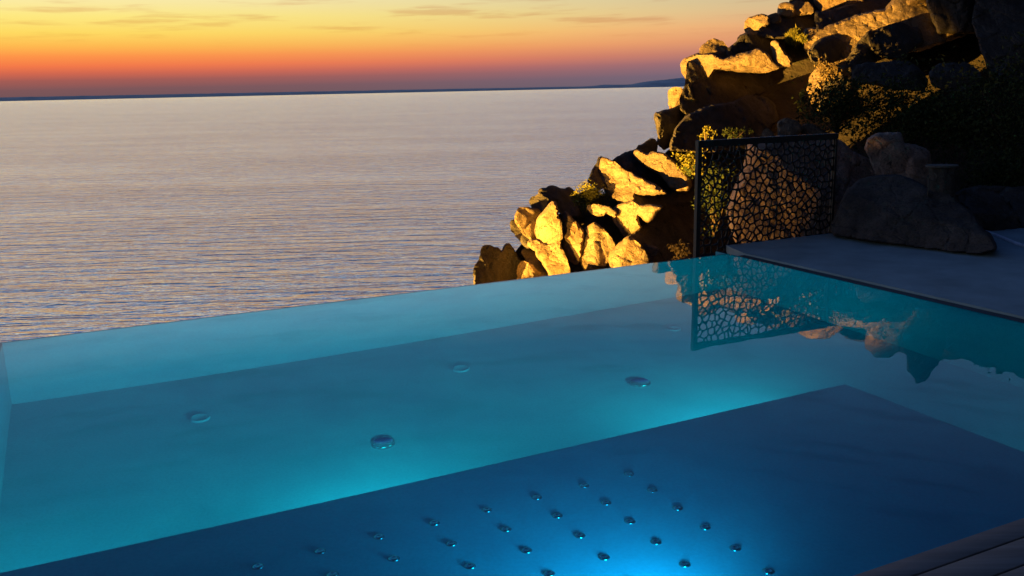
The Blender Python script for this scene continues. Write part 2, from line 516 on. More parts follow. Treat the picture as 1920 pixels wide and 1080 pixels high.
# ------------------------------------------------------------------ rock outcrop
def resample(poly, step):
    out = []
    n = len(poly)
    for i in range(n):
        a, b = Vector(poly[i]), Vector(poly[(i + 1) % n])
        k = max(1, int((b - a).length / step))
        for j in range(k):
            out.append(a + (b - a) * (j / k))
    return out
def smooth_poly(p, k=1):
    for _ in range(k):
        n = len(p)
        p = [p[i] * 0.5 + (p[i - 1] + p[(i + 1) % n]) * 0.25 for i in range(n)]
    return p
def rock_mesh(name, poly, D, seed, ax=0.0, ay=0.35, bulge=0.5, thick=1.0, step=3.4, facets=5, rough=1.0, fac_amp=1.0, edge=0.22, grow=3.5):
    """a boulder: silhouette as seen from the terrace, its own distance, bulging front and back, broken into facets"""
    rnd = random.Random(seed)
    bd = smooth_poly(resample(poly, step), 1)
    bd = [p + Vector((noise.noise((p.x * 0.07, p.y * 0.07, seed)), noise.noise((p.x * 0.07, p.y * 0.07, seed + 50)))) * 3.0 * rough
          + Vector((noise.noise((p.x * 0.2, p.y * 0.2, seed)), noise.noise((p.x * 0.2, p.y * 0.2, seed + 9)))) * 1.6 * rough for p in bd]
    B = np.array([(p.x, p.y) for p in bd])
    if grow:
        tg = np.roll(B, -2, 0) - np.roll(B, 2, 0)
        nn = np.stack([tg[:, 1], -tg[:, 0]], 1) / (np.hypot(tg[:, 0], tg[:, 1])[:, None] + 1e-6)
        area = np.sum(B[:, 0] * np.roll(B[:, 1], -1) - np.roll(B[:, 0], -1) * B[:, 1])
        B = B + nn * (grow if area > 0 else -grow)
    x0, y0 = B.min(0); x1, y1 = B.max(0)
    xc, yc = (x0 + x1) / 2, (y0 + y1) / 2
    W, H = x1 - x0, y1 - y0
    nb = len(B)
    # interior points
    gx, gy = np.meshgrid(np.arange(x0, x1, step), np.arange(y0, y1, step * 0.87))
    gx = gx + (np.arange(gx.shape[0]) % 2)[:, None] * step / 2
    G = np.stack([gx.ravel(), gy.ravel()], 1)
    rs = np.random.RandomState(seed)
    G = G + rs.uniform(-0.25, 0.25, G.shape) * step
    A2, B2 = B, np.roll(B, -1, 0)
    inside = np.zeros(len(G), bool)
    for a, b in zip(A2, B2):
        c = ((a[1] > G[:, 1]) != (b[1] > G[:, 1]))
        with np.errstate(divide='ignore', invalid='ignore'):
            xi = (b[0] - a[0]) * (G[:, 1] - a[1]) / (b[1] - a[1] + 1e-12) + a[0]
        inside ^= c & (G[:, 0] < xi)
    G = G[inside]
    def dist(Q):
        d = np.full(len(Q), 1e9)
        for a, b in zip(A2, B2):
            e = b - a
            L2 = e @ e + 1e-9
            k = np.clip(((Q - a) @ e) / L2, 0, 1)
            d = np.minimum(d, np.hypot(*(Q - (a + k[:, None] * e)).T))
        return d
    dg = dist(G)
    G = G[dg > step * 0.55]; dg = dg[dg > step * 0.55]
    V = np.vstack([B, G]); dd = np.concatenate([np.zeros(nb), dg])
    r = delaunay_2d_cdt([Vector(v) for v in V], [(i, (i + 1) % nb) for i in range(nb)], [], 1, 1e-5)
    vv, _, ff, ov = r[0], r[1], r[2], r[3]
    V2 = np.array([(v.x, v.y) for v in vv])
    d2 = np.array([dd[o[0]] if o else 0.0 for o in ov])
    Rr = edge * min(W, H)
    pr = np.sqrt(np.maximum(0, 1 - (1 - np.minimum(d2 / Rr, 1)) ** 2))
    sc_ = max(W, H) / FPX * D
    nx, ny = (V2[:, 0] - xc) / max(W, 1) * 2, (V2[:, 1] - yc) / max(H, 1) * 2
    front = pr.copy()
    for k in range(facets):
        an = rnd.uniform(0, 2 * math.pi); g = rnd.uniform(0.25, 0.95) * fac_amp
        front = np.minimum(front, 0.45 + rnd.uniform(0.1, 0.45) + g * (nx * math.cos(an) + ny * math.sin(an)) + (1 - fac_amp) * 0.3)
    front = np.maximum(front, pr * 0.18)
    mpx = D / FPX
    base = D + ax * (V2[:, 0] - xc) * mpx + ay * (yc - V2[:, 1]) * mpx
    fY = base - front * bulge * min(sc_, 1.6)
    bY = base + pr * thick * min(sc_, 2.0) + 0.02
    verts, idx_b = [], {}
    bset = [d <= 1e-6 for d in d2]
    def disp(p, amp):
        q = p * 1.0
        n1 = noise.fractal(q * 1.7 + Vector((seed, 0, 0)), 1.0, 2.1, 4)
        n2 = noise.noise(q * 9.0 + Vector((0, seed, 0)))
        n3 = noise.noise(q * 22.0 + Vector((0, 0, seed)))
        w = q + Vector((noise.noise(q * 2.1), noise.noise(q * 2.1 + Vector((7, 1, 3))), noise.noise(q * 2.1 + Vector((2, 9, 5))))) * 0.22
        dv, pv = noise.voronoi(Vector((w.x * 2.4, w.y * 2.4, w.z * 3.3 + seed)))
        e = dv[1] - dv[0]
        blk = noise.noise(pv[0] * 3.7)                       # each broken block sits proud or back
        crack = -max(0.0, 1 - e / 0.10)
        return amp * (0.09 * n1 + 0.022 * n2 + 0.014 * n3 + 0.055 * blk + 0.035 * crack)
    am = rough * min(1.0, 0.4 + sc_ * 0.6)
    for i in range(len(V2)):
        p = at(V2[i, 0], V2[i, 1], fY[i])
        k = 0.25 if bset[i] else 1.0
        dr = (p - Vector((0, 0, CAM_H))).normalized()
        verts.append(p - dr * disp(p, am) * k)
    nv = len(V2)
    for i in range(nv):
        if bset[i]: idx_b[i] = i
        else:
            idx_b[i] = len(verts)
            verts.append(at(V2[i, 0], V2[i, 1], bY[i]))
    faces = []
    for f in ff:
        a, b, c = f[:3]
        n = (verts[b] - verts[a]).cross(verts[c] - verts[a])
        fr = (a, b, c) if n.y < 0 else (a, c, b)
        faces.append(fr)
        faces.append(tuple(idx_b[q] for q in fr[::-1]))
    return verts, faces

def A(*pts): return [(880 + u / 3.857, 260 + v / 3.857) for u, v in pts]
def Bz(*pts): return [(1220 + u / 4.155, v / 4.155) for u, v in pts]
def Cz(*pts): return [(1520 + u / 4.155, v / 4.155) for u, v in pts]
def Dz(*pts): return [(1560 + u / 3.858, 220 + v / 3.858) for u, v in pts]

BOULDERS = []
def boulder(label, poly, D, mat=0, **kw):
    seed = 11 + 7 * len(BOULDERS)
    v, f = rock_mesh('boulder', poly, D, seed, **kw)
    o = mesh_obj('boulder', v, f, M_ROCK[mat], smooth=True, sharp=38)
    # origin at the foot of the rock
    c = Vector((sum(p.x for p in v) / len(v), sum(p.y for p in v) / len(v), min(p.z for p in v)))
    o.data.transform(Matrix.Translation(-c)); o.location = c
    tag(o, label, 'boulder', 'boulders of the rocky headland')
    BOULDERS.append(o)
    return o

# --- lower cluster beyond the overflow edge
boulder('dim brown boulder with two stubby horns, lowest and leftmost at the pool edge',
        A((45, 1150), (45, 920), (75, 895), (85, 855), (105, 780), (140, 775), (200, 800), (235, 825), (255, 805), (262, 770), (290, 765), (322, 815), (345, 840), (352, 870), (385, 900), (420, 930), (470, 1150)), 12.3, 2, ax=1.25, ay=0.5, bulge=0.2)
boulder('small tan wedge of rock at the waterline, right of the lowest brown boulder',
        A((355, 1150), (360, 925), (385, 895), (430, 905), (500, 970), (560, 1010), (560, 1150)), 11.9, 0, ax=0.75, bulge=0.15)
boulder('thin dark spur of rock jutting left above the sea, midway up the lower outcrop',
        A((300, 610), (320, 590), (350, 610), (400, 690), (450, 735), (430, 790), (385, 745), (310, 655)), 12.7, 2, ax=0.4, ay=1.2, bulge=0.2)
boulder('brown oval boulder with a dark cap, leftmost of the row of upright lit rocks',
        A((328, 570), (340, 545), (360, 510), (430, 503), (500, 520), (530, 580), (510, 700), (480, 730), (440, 728), (400, 690), (345, 605)), 12.5, 0, ax=0.72, ay=0.55, bulge=0.2, edge=0.16, grow=2.5, rough=0.8)
boulder('small brown rock peeping out under the black crest at its left end',
        A((440, 455), (475, 420), (505, 410), (560, 440), (580, 510), (540, 550), (470, 515)), 12.9, 2, ax=-0.2, ay=0.7, bulge=0.3)
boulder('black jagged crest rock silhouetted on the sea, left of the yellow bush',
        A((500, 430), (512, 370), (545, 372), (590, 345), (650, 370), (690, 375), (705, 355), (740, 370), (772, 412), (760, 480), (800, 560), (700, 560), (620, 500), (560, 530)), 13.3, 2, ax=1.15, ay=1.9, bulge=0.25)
boulder('pear shaped orange boulder with its tip up, tallest of the upright lit rocks',
        A((608, 448), (625, 470), (640, 560), (662, 650), (665, 720), (620, 750), (560, 778), (510, 742), (480, 660), (490, 590), (540, 530), (580, 480)), 12.0, 1, ax=-0.67, ay=0.5, bulge=0.32, facets=2, edge=0.16, grow=2.5, rough=0.8)
boulder('narrow orange slab with a pointed top, right of the pear shaped boulder',
        A((692, 525), (740, 580), (790, 640), (825, 660), (815, 760), (800, 875), (768, 912), (730, 885), (685, 800), (665, 720), (668, 640)), 12.0, 1, ax=-0.62, ay=0.45, bulge=0.26, facets=2, edge=0.16, grow=2.5, rough=0.8)
boulder('yellow broad boulder with a toothed lower edge, at the middle of the lower outcrop',
        A((805, 690), (835, 650), (900, 608), (960, 650), (1005, 700), (1045, 765), (1010, 850), (990, 930), (850, 960), (815, 890), (798, 800)), 11.85, 0, ax=-0.37, ay=0.5, bulge=0.29, facets=2, edge=0.16, grow=2.5, rough=0.8)
boulder('black wedge standing for the shade between two lit boulders at the pool edge',  # dark wedge put where shade falls between the lit boulders
        A((905, 800), (960, 815), (1000, 855), (1020, 1120), (830, 1120), (860, 930)), 11.45, 2, ax=1.15, ay=2.4, bulge=0.15)
boulder('long orange boulder low down, slanting to the pool edge under the pear shaped rock',
        A((420, 775), (440, 735), (500, 742), (570, 775), (640, 735), (690, 850), (725, 970), (740, 1130), (640, 1130), (560, 930), (500, 860), (485, 805)), 11.7, 1, ax=-0.72, ay=0.5, bulge=0.30, facets=2, edge=0.16, grow=2.5, rough=0.8)
boulder('black strip of rock along the lower left side of the long orange boulder',
        A((385, 810), (415, 790), (470, 810), (510, 890), (620, 985), (640, 1140), (500, 1140), (440, 910)), 12.1, 2, ax=1.15, ay=2.2, bulge=0.2)
boulder('yellow rounded boulder resting on the pool edge, nearest to the screen',
        A((1150, 712), (1200, 735), (1240, 770), (1282, 850), (1310, 1100), (1040, 1100), (1008, 885), (1030, 810), (1090, 755)), 11.5, 0, ax=-0.42, ay=0.55, bulge=0.30, facets=2, edge=0.16, grow=2.5, rough=0.8)
boulder('thin orange flake of rock pointing right above the yellow rounded boulder',
        A((1235, 765), (1290, 770), (1365, 795), (1355, 832), (1290, 830)), 11.8, 1, ax=-0.42, bulge=0.15, facets=2, edge=0.16, grow=2.5, rough=0.8)
boulder('small yellow flake of rock below the yellow bush, pointing left',
        A((850, 510), (865, 482), (920, 480), (990, 500), (1050, 520), (1060, 570), (1000, 535), (925, 560)), 12.3, 0, ax=-0.42, ay=0.2, bulge=0.15, facets=2, edge=0.16, grow=2.5, rough=0.8)
boulder('yellow triangular boulder with a jagged right side, above the yellow rounded boulder',
        A((1030, 525), (1070, 490), (1190, 445), (1215, 480), (1390, 490), (1340, 550), (1292, 602), (1240, 560), (1212, 548), (1215, 600), (1242, 640), (1140, 712), (1095, 655), (1050, 600)), 12.15, 0, ax=-0.52, ay=0.4, bulge=0.22, facets=2, edge=0.16, grow=2.5, rough=0.8)
boulder('large yellow leaf shaped boulder tapering to a point on the right, brightest of all',
        A((957, 137), (1000, 150), (1040, 172), (1130, 240), (1250, 290), (1330, 335), (1425, 392), (1330, 400), (1190, 402), (1205, 440), (1190, 475), (1100, 475), (1060, 440), (1000, 395), (962, 330), (945, 260)), 12.7, 0, ax=-0.47, ay=0.55, bulge=0.22, facets=2, edge=0.16, grow=2.5, rough=0.8)
boulder('black rim of rock left of the large leaf shaped boulder, against the sea',
        A((865, 320), (878, 275), (910, 215), (940, 148), (965, 138), (985, 240), (990, 350), (920, 335)), 13.0, 2, ax=1.15, ay=1.6, bulge=0.2)
boulder('yellow elongated boulder slanting down right to the screen, upper lit rock of the lower outcrop',
        A((1188, 112), (1200, 92), (1225, 84), (1290, 120), (1340, 98), (1400, 110), (1450, 150), (1500, 190), (1580, 260), (1605, 330), (1580, 370), (1520, 388), (1460, 350), (1400, 270), (1310, 212), (1255, 178)), 13.1, 0, ax=-0.32, ay=0.5, bulge=0.24, facets=2, edge=0.16, grow=2.5, rough=0.8)
boulder('black sloping slab between the two largest yellow boulders',
        A((1030, 165), (1130, 112), (1205, 88), (1300, 205), (1400, 270), (1500, 385), (1425, 400), (1330, 340), (1150, 250)), 13.5, 2, ax=1.15, ay=2.0, bulge=0.2)
boulder('black knob of rock on the skyline with one lit fleck, above the elongated yellow boulder',
        A((1205, 85), (1225, 60), (1260, 45), (1290, 15), (1325, 8), (1352, 30), (1345, 90), (1300, 125), (1240, 105)), 13.9, 2, ax=1.15, ay=1.2, bulge=0.3)
boulder('broad black boulder in shadow left of the screen post, above the pool edge',
        A((1390, 490), (1470, 440), (1640, 430), (1700, 600), (1690, 900), (1300, 1050), (1270, 860), (1160, 715), (1245, 640), (1295, 602)), 12.5, 2, ax=1.15, ay=1.2, bulge=0.25)
boulder('black overhung rock under the tip of the leaf shaped boulder',
        A((1195, 402), (1330, 398), (1430, 392), (1560, 380), (1660, 430), (1500, 470), (1390, 495), (1215, 482)), 13.0, 2, ax=1.15, ay=1.6, bulge=0.2)
# --- middle ledges
boulder('dark square nosed ledge jutting over the sea below the small lit upright block',
        Bz((40, 895), (80, 880), (150, 862), (245, 845), (320, 880), (280, 960), (220, 1080), (150, 1130), (100, 1160), (60, 1100), (72, 1060), (48, 975)), 14.6, 2, ax=1.15, ay=0.6, bulge=0.35)
boulder('small lit upright block of rock on the skyline beside the horizon',
        Bz((152, 700), (165, 688), (190, 690), (245, 695), (262, 780), (250, 870), (200, 870), (158, 855), (150, 780)), 15.1, 1, ax=-0.2, ay=0.2, bulge=0.3)
boulder('dark grey rounded boulder under the big ledge, behind the small flowering plant',
        Bz((150, 1160), (200, 1010), (290, 910), (430, 840), (640, 800), (780, 748), (900, 770), (960, 830), (985, 930), (900, 1000), (850, 1120), (500, 1180)), 14.4, 2, ax=1.15, ay=1.1, bulge=0.25)
boulder('big flat topped ledge boulder catching the light, on the skyline',
        Bz((235, 500), (262, 460), (385, 415), (480, 415), (570, 460), (690, 425), (840, 380), (912, 420), (970, 500), (1000, 530), (940, 550), (890, 570), (760, 560), (640, 552), (560, 540), (520, 535), (480, 560), (462, 612), (400, 575), (345, 530), (298, 490), (300, 560), (310, 625), (285, 640), (265, 590), (240, 545)), 15.7, 0, ax=-0.25, ay=0.5, bulge=0.25, facets=3, rough=0.6, edge=0.2, grow=1.5)
boulder('shaded lower half of the flat topped ledge boulder, built as a separate dark block',  # dark block put where the ledge boulder lies in shade
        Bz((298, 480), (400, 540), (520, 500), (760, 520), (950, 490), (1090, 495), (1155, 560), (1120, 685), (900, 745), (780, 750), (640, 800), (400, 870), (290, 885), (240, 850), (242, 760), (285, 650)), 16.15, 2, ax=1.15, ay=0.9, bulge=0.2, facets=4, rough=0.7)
boulder('rounded knob of rock on the left end of the big ledge boulder',
        Bz((383, 415), (398, 368), (455, 320), (510, 312), (560, 342), (612, 388), (602, 450), (560, 470), (480, 440)), 16.0, 0, ax=0.3, ay=0.6, bulge=0.4)
boulder('black block behind the big ledge boulder, on the skyline right of the knob',
        Bz((605, 392), (660, 345), (700, 290), (760, 265), (850, 252), (960, 300), (1020, 290), (1040, 400), (920, 440), (840, 395), (700, 435), (610, 460)), 16.7, 2, ax=1.15, ay=1.3, bulge=0.3)
boulder('narrow lit sliver of rock leaning left at the right end of the big ledge boulder',
        Bz((945, 338), (968, 320), (990, 345), (1050, 430), (1092, 482), (1080, 505), (990, 525), (958, 500), (972, 470)), 15.7, 1, ax=-0.3, ay=0.3, bulge=0.3)
boulder('round lit boulder on the skyline, lowest of the three round ones',
        Bz((740, 200), (748, 170), (770, 150), (830, 128), (900, 120), (918, 140), (922, 188), (870, 218), (800, 248), (755, 258), (740, 230)), 17.0, 1, ax=-0.2, ay=0.4, bulge=0.45, facets=2)
boulder('small cracked lit rock right of the lowest round skyline boulder',
        Bz((920, 125), (960, 118), (988, 114), (1005, 150), (960, 195), (925, 195)), 17.2, 1, bulge=0.3)
boulder('round lit boulder on the skyline, middle one of the three round ones',
        Bz((994, 82), (1010, 45), (1050, 25), (1100, 35), (1124, 75), (1118, 115), (1040, 125), (1000, 115)), 17.6, 1, ax=-0.2, ay=0.4, bulge=0.45, facets=2)
boulder('oblong lit boulder touching the middle round skyline boulder on its right',
        Bz((1098, 35), (1150, 15), (1230, 30), (1272, 80), (1265, 105), (1200, 100), (1120, 118)), 17.8, 1, ax=0.0, ay=0.4, bulge=0.4, facets=3)
boulder('black ledge running under the round skyline boulders',
        Bz((985, 135), (1040, 120), (1200, 97), (1340, 90), (1310, 210), (1150, 265), (1010, 295), (840, 262), (870, 215), (960, 190)), 17.5, 2, ax=1.15, ay=1.8, bulge=0.25)
boulder('black block at the top edge of the picture, left of the topmost lit boulder',
        Bz((1093, 20), (1110, -50), (1200, -90), (1310, -80), (1300, 70), (1270, 85), (1225, 35)), 18.5, 2, ax=1.15, ay=1.5, bulge=0.3)
boulder('lit boulder cut by the top edge of the picture, topmost lit rock',
        Bz((1283, 15), (1275, -60), (1380, -130), (1520, -140), (1640, -60), (1655, 10), (1540, 45), (1500, 85), (1400, 95), (1330, 85)), 18.2, 1, ax=-0.1, ay=0.5, bulge=0.45, facets=4)
boulder('long black ledge sloping up right under the topmost lit boulder',
        Bz((1290, 95), (1400, 92), (1540, 45), (1662, 8), (1900, -60), (1900, 60), (1662, 120), (1440, 215), (1300, 235)), 17.8, 2, ax=1.0, ay=2.0, bulge=0.25)
boulder('big sloping orange brown boulder fading into darkness on the right, near the top',
        [(1508, 57), (1545, 53), (1567, 48), (1595, 34), (1622, 27), (1660, 20), (1672, 4), (1700, -25), (1775, -25), (1802, 20), (1830, 45), (1800, 68), (1740, 88), (1690, 100), (1640, 112), (1600, 122), (1560, 130), (1530, 112), (1510, 92)], 16.8, 0, ax=0.25, ay=0.6, bulge=0.4, facets=4)
boulder('dark dome shaped rock standing for a cast shadow on the left part of the big sloping boulder',  # dark rock added in place of a dome shaped cast shadow
        Cz((-10, 400), (30, 345), (80, 310), (180, 288), (270, 310), (300, 370), (285, 430), (200, 460), (100, 500), (20, 480)), 15.9, 2, ax=1.15, ay=1.0, bulge=0.25, facets=2)
boulder('dark smooth boulder tucked under the big sloping orange brown boulder',
        Cz((470, 310), (560, 220), (700, 185), (850, 240), (870, 330), (770, 385), (720, 460), (560, 440), (480, 370)), 15.9, 2, ax=1.15, ay=0.8, bulge=0.3)
boulder('dark slab between the dry bush and the smooth dark boulder',
        Cz((280, 500), (330, 400), (400, 310), (470, 250), (480, 380), (540, 450), (440, 510), (350, 530)), 15.6, 2, ax=0.9, ay=0.8, bulge=0.3)
boulder('dark upright rock below the dry bush, behind the screen top right',
        Cz((100, 720), (140, 600), (260, 520), (320, 520), (330, 660), (280, 780), (60, 860)), 14.6, 2, ax=0.6, ay=0.4, bulge=0.35)
boulder('dim lit rock under the dry bush, narrow like a wedge',
        Cz((0, 600), (60, 540), (150, 520), (130, 620), (100, 700), (110, 800), (20, 820), (-20, 700)), 14.8, 0, ax=-0.2, ay=0.3, bulge=0.3)
boulder('small orange brown rock just above the top rail of the screen, middle one',
        Bz((1000, 960), (1040, 928), (1150, 960), (1185, 1000), (1110, 1050), (1090, 1120), (1010, 1120)), 12.6, 0, ax=-0.1, ay=0.5, bulge=0.4)
boulder('small orange rock just above the top rail of the screen, left one',
        Bz((865, 1070), (900, 1008), (950, 1050), (960, 1120), (870, 1130)), 12.4, 1, ax=-0.1, bulge=0.4)
boulder('low brown rock just above the top rail of the screen, right one',
        Bz((1185, 990), (1240, 975), (1310, 1010), (1380, 1060), (1300, 1120), (1180, 1120)), 12.8, 0, ax=0.1, bulge=0.35)
# --- right hand slope
boulder('pale dark ridged boulder showing above the dark shrubs at right',
        Cz((330, 520), (430, 505), (560, 500), (620, 485), (760, 488), (830, 540), (900, 620), (880, 700), (700, 690), (450, 640), (330, 640)), 14.2, 2, ax=0.4, ay=0.9, bulge=0.35)
boulder('flat topped dark boulder among the shrubs at far right',
        Cz((930, 570), (1000, 512), (1220, 503), (1320, 575), (1300, 680), (1100, 700), (950, 660)), 14.2, 2, ax=0.3, ay=0.9, bulge=0.35)
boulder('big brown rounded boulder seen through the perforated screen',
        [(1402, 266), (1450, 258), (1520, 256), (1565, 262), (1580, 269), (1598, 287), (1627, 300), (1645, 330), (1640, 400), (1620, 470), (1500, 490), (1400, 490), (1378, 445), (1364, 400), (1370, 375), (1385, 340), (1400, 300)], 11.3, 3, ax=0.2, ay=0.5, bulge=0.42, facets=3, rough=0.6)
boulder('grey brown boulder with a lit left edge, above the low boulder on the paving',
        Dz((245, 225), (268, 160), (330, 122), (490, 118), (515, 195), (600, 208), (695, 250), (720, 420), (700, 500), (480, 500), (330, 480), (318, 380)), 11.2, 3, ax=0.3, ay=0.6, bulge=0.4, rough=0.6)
boulder('large low dark boulder spreading over the paving right of the screen',
        Dz((200, 462), (320, 430), (480, 425), (600, 470), (690, 520), (860, 560), (900, 620), (960, 660), (1040, 740), (1062, 790), (1150, 860), (1185, 950), (1060, 985), (850, 965), (560, 925), (320, 892), (20, 845), (-10, 800), (60, 660), (110, 540)), 9.75, 2, ax=-0.55, ay=1.2, bulge=0.3, thick=0.5, facets=4, rough=0.5)
boulder('dark hump of rock under the stone pedestal',
        Dz((690, 610), (705, 540), (730, 492), (800, 515), (870, 560), (890, 625), (860, 680), (720, 680)), 9.75, 2, ax=0.0, ay=0.9, bulge=0.4, thick=0.5)
boulder('dark rock face rising behind the pale hose at the right edge',
        Dz((900, 560), (960, 520), (1100, 500), (1300, 520), (1500, 500), (1700, 560), (1750, 900), (1400, 890), (1180, 850), (1080, 790), (980, 660)), 10.6, 2, ax=0.3, ay=0.9, bulge=0.3)
# --- crest of the headland, above the top edge of the picture but mirrored in the pool
boulder('round brown rock mirrored in the pool beside the lit rocks, above the top edge',
        [(1668, -8), (1672, -38), (1695, -62), (1725, -60), (1742, -30), (1738, 0), (1700, 15)], 17.2, 1, ax=-0.2, bulge=0.5, facets=2)
boulder('tall dark pinnacle mirrored as the lowest spike in the pool',
        [(1740, 10), (1744, -28), (1758, -48), (1764, -84), (1780, -106), (1788, -122), (1806, -118), (1814, -92), (1824, -80), (1829, -40), (1840, 10), (1850, 60), (1760, 60)], 17.0, 2, ax=0.6, ay=0.4, bulge=0.4)
boulder('broad dark crag mirrored at the right edge of the pool',
        [(1825, 40), (1832, 0), (1838, -30), (1852, -44), (1868, -38), (1884, -62), (1900, -58), (1915, -84), (1938, -80), (1950, -104), (1985, -108), (2010, -130), (2060, -118), (2120, -90), (2200, 0), (2200, 160), (1860, 150)], 16.6, 2, ax=0.3, ay=0.7, bulge=0.4)

# --- the ground of the headland behind and below the boulders
def hillside():
    # left limit of the slope in photograph pixels, a little inside the rocks' outline
    sil = [(-260, 1900), (-120, 1800), (-60, 1640), (0, 1560), (40, 1480), (70, 1440), (95, 1400), (150, 1330), (200, 1300), (240, 1285), (290, 1240), (330, 1175), (370, 1090), (410, 1030), (470, 975), (540, 945), (700, 900), (1000, 840)]
    dep = [(-260, 21.5), (-60, 19.8), (0, 19.2), (100, 17.4), (200, 15.8), (300, 14.2), (400, 13.3), (540, 12.8), (700, 12.2), (1000, 11.6)]
    def itp(tab, y):
        for (y0, a), (y1, b) in zip(tab, tab[1:]):
            if y0 <= y <= y1: return a + (b - a) * (y - y0) / (y1 - y0)
        return tab[-1][1]
    rows, cols = 90, 90
    vs, fs = [], []
    for j in range(rows + 1):
        ym = -128 + 1128 * j / rows
        x0 = itp(sil, ym); x1 = 2700
        for i in range(cols + 1):
            k = (i / cols) ** 1.4
            x = x0 + (x1 - x0) * k
            yt = -128 + 40 * noise.fractal(Vector((x * 0.011, 3.3, 0)), 1.0, 2.0, 4)     # uneven crest
            y = yt + (1000 - yt) * j / rows
            Dp = itp(dep, y) + 0.0009 * max(0, x - x0) * 1.0
            p = at(x, y, Dp)
            n = noise.fractal(p * 0.9, 1.0, 2.0, 5)
            p += Vector((0.25, 0.5, 0.15)) * n * 0.5
            vs.append(p)
    W = cols + 1
    for j in range(rows):
        for i in range(cols):
            q = j * W + i
            fs.append((q, q + W, q + W + 1, q + 1))
    # sides falling away behind, so that the headland is a body and not a sheet
    b0 = len(vs)
    ring = [j * W for j in range(rows, -1, -1)] + [i for i in range(1, W)]
    for q in ring:
        p = vs[q]
        vs.append(p + Vector((1.2, 3.0, -0.8)))
    b1 = len(vs)
    for q in ring:
        p = vs[q]
        vs.append(Vector((p.x + 6, p.y + 14, SEA_Z)))
    m = len(ring)
    for k in range(m - 1):
        fs.append((ring[k], ring[k + 1], b0 + k + 1, b0 + k))
        fs.append((b0 + k, b0 + k + 1, b1 + k + 1, b1 + k))
    return tag(mesh_obj('hillside', vs, fs, M_SOIL, smooth=True), kind='structure')
hillside()

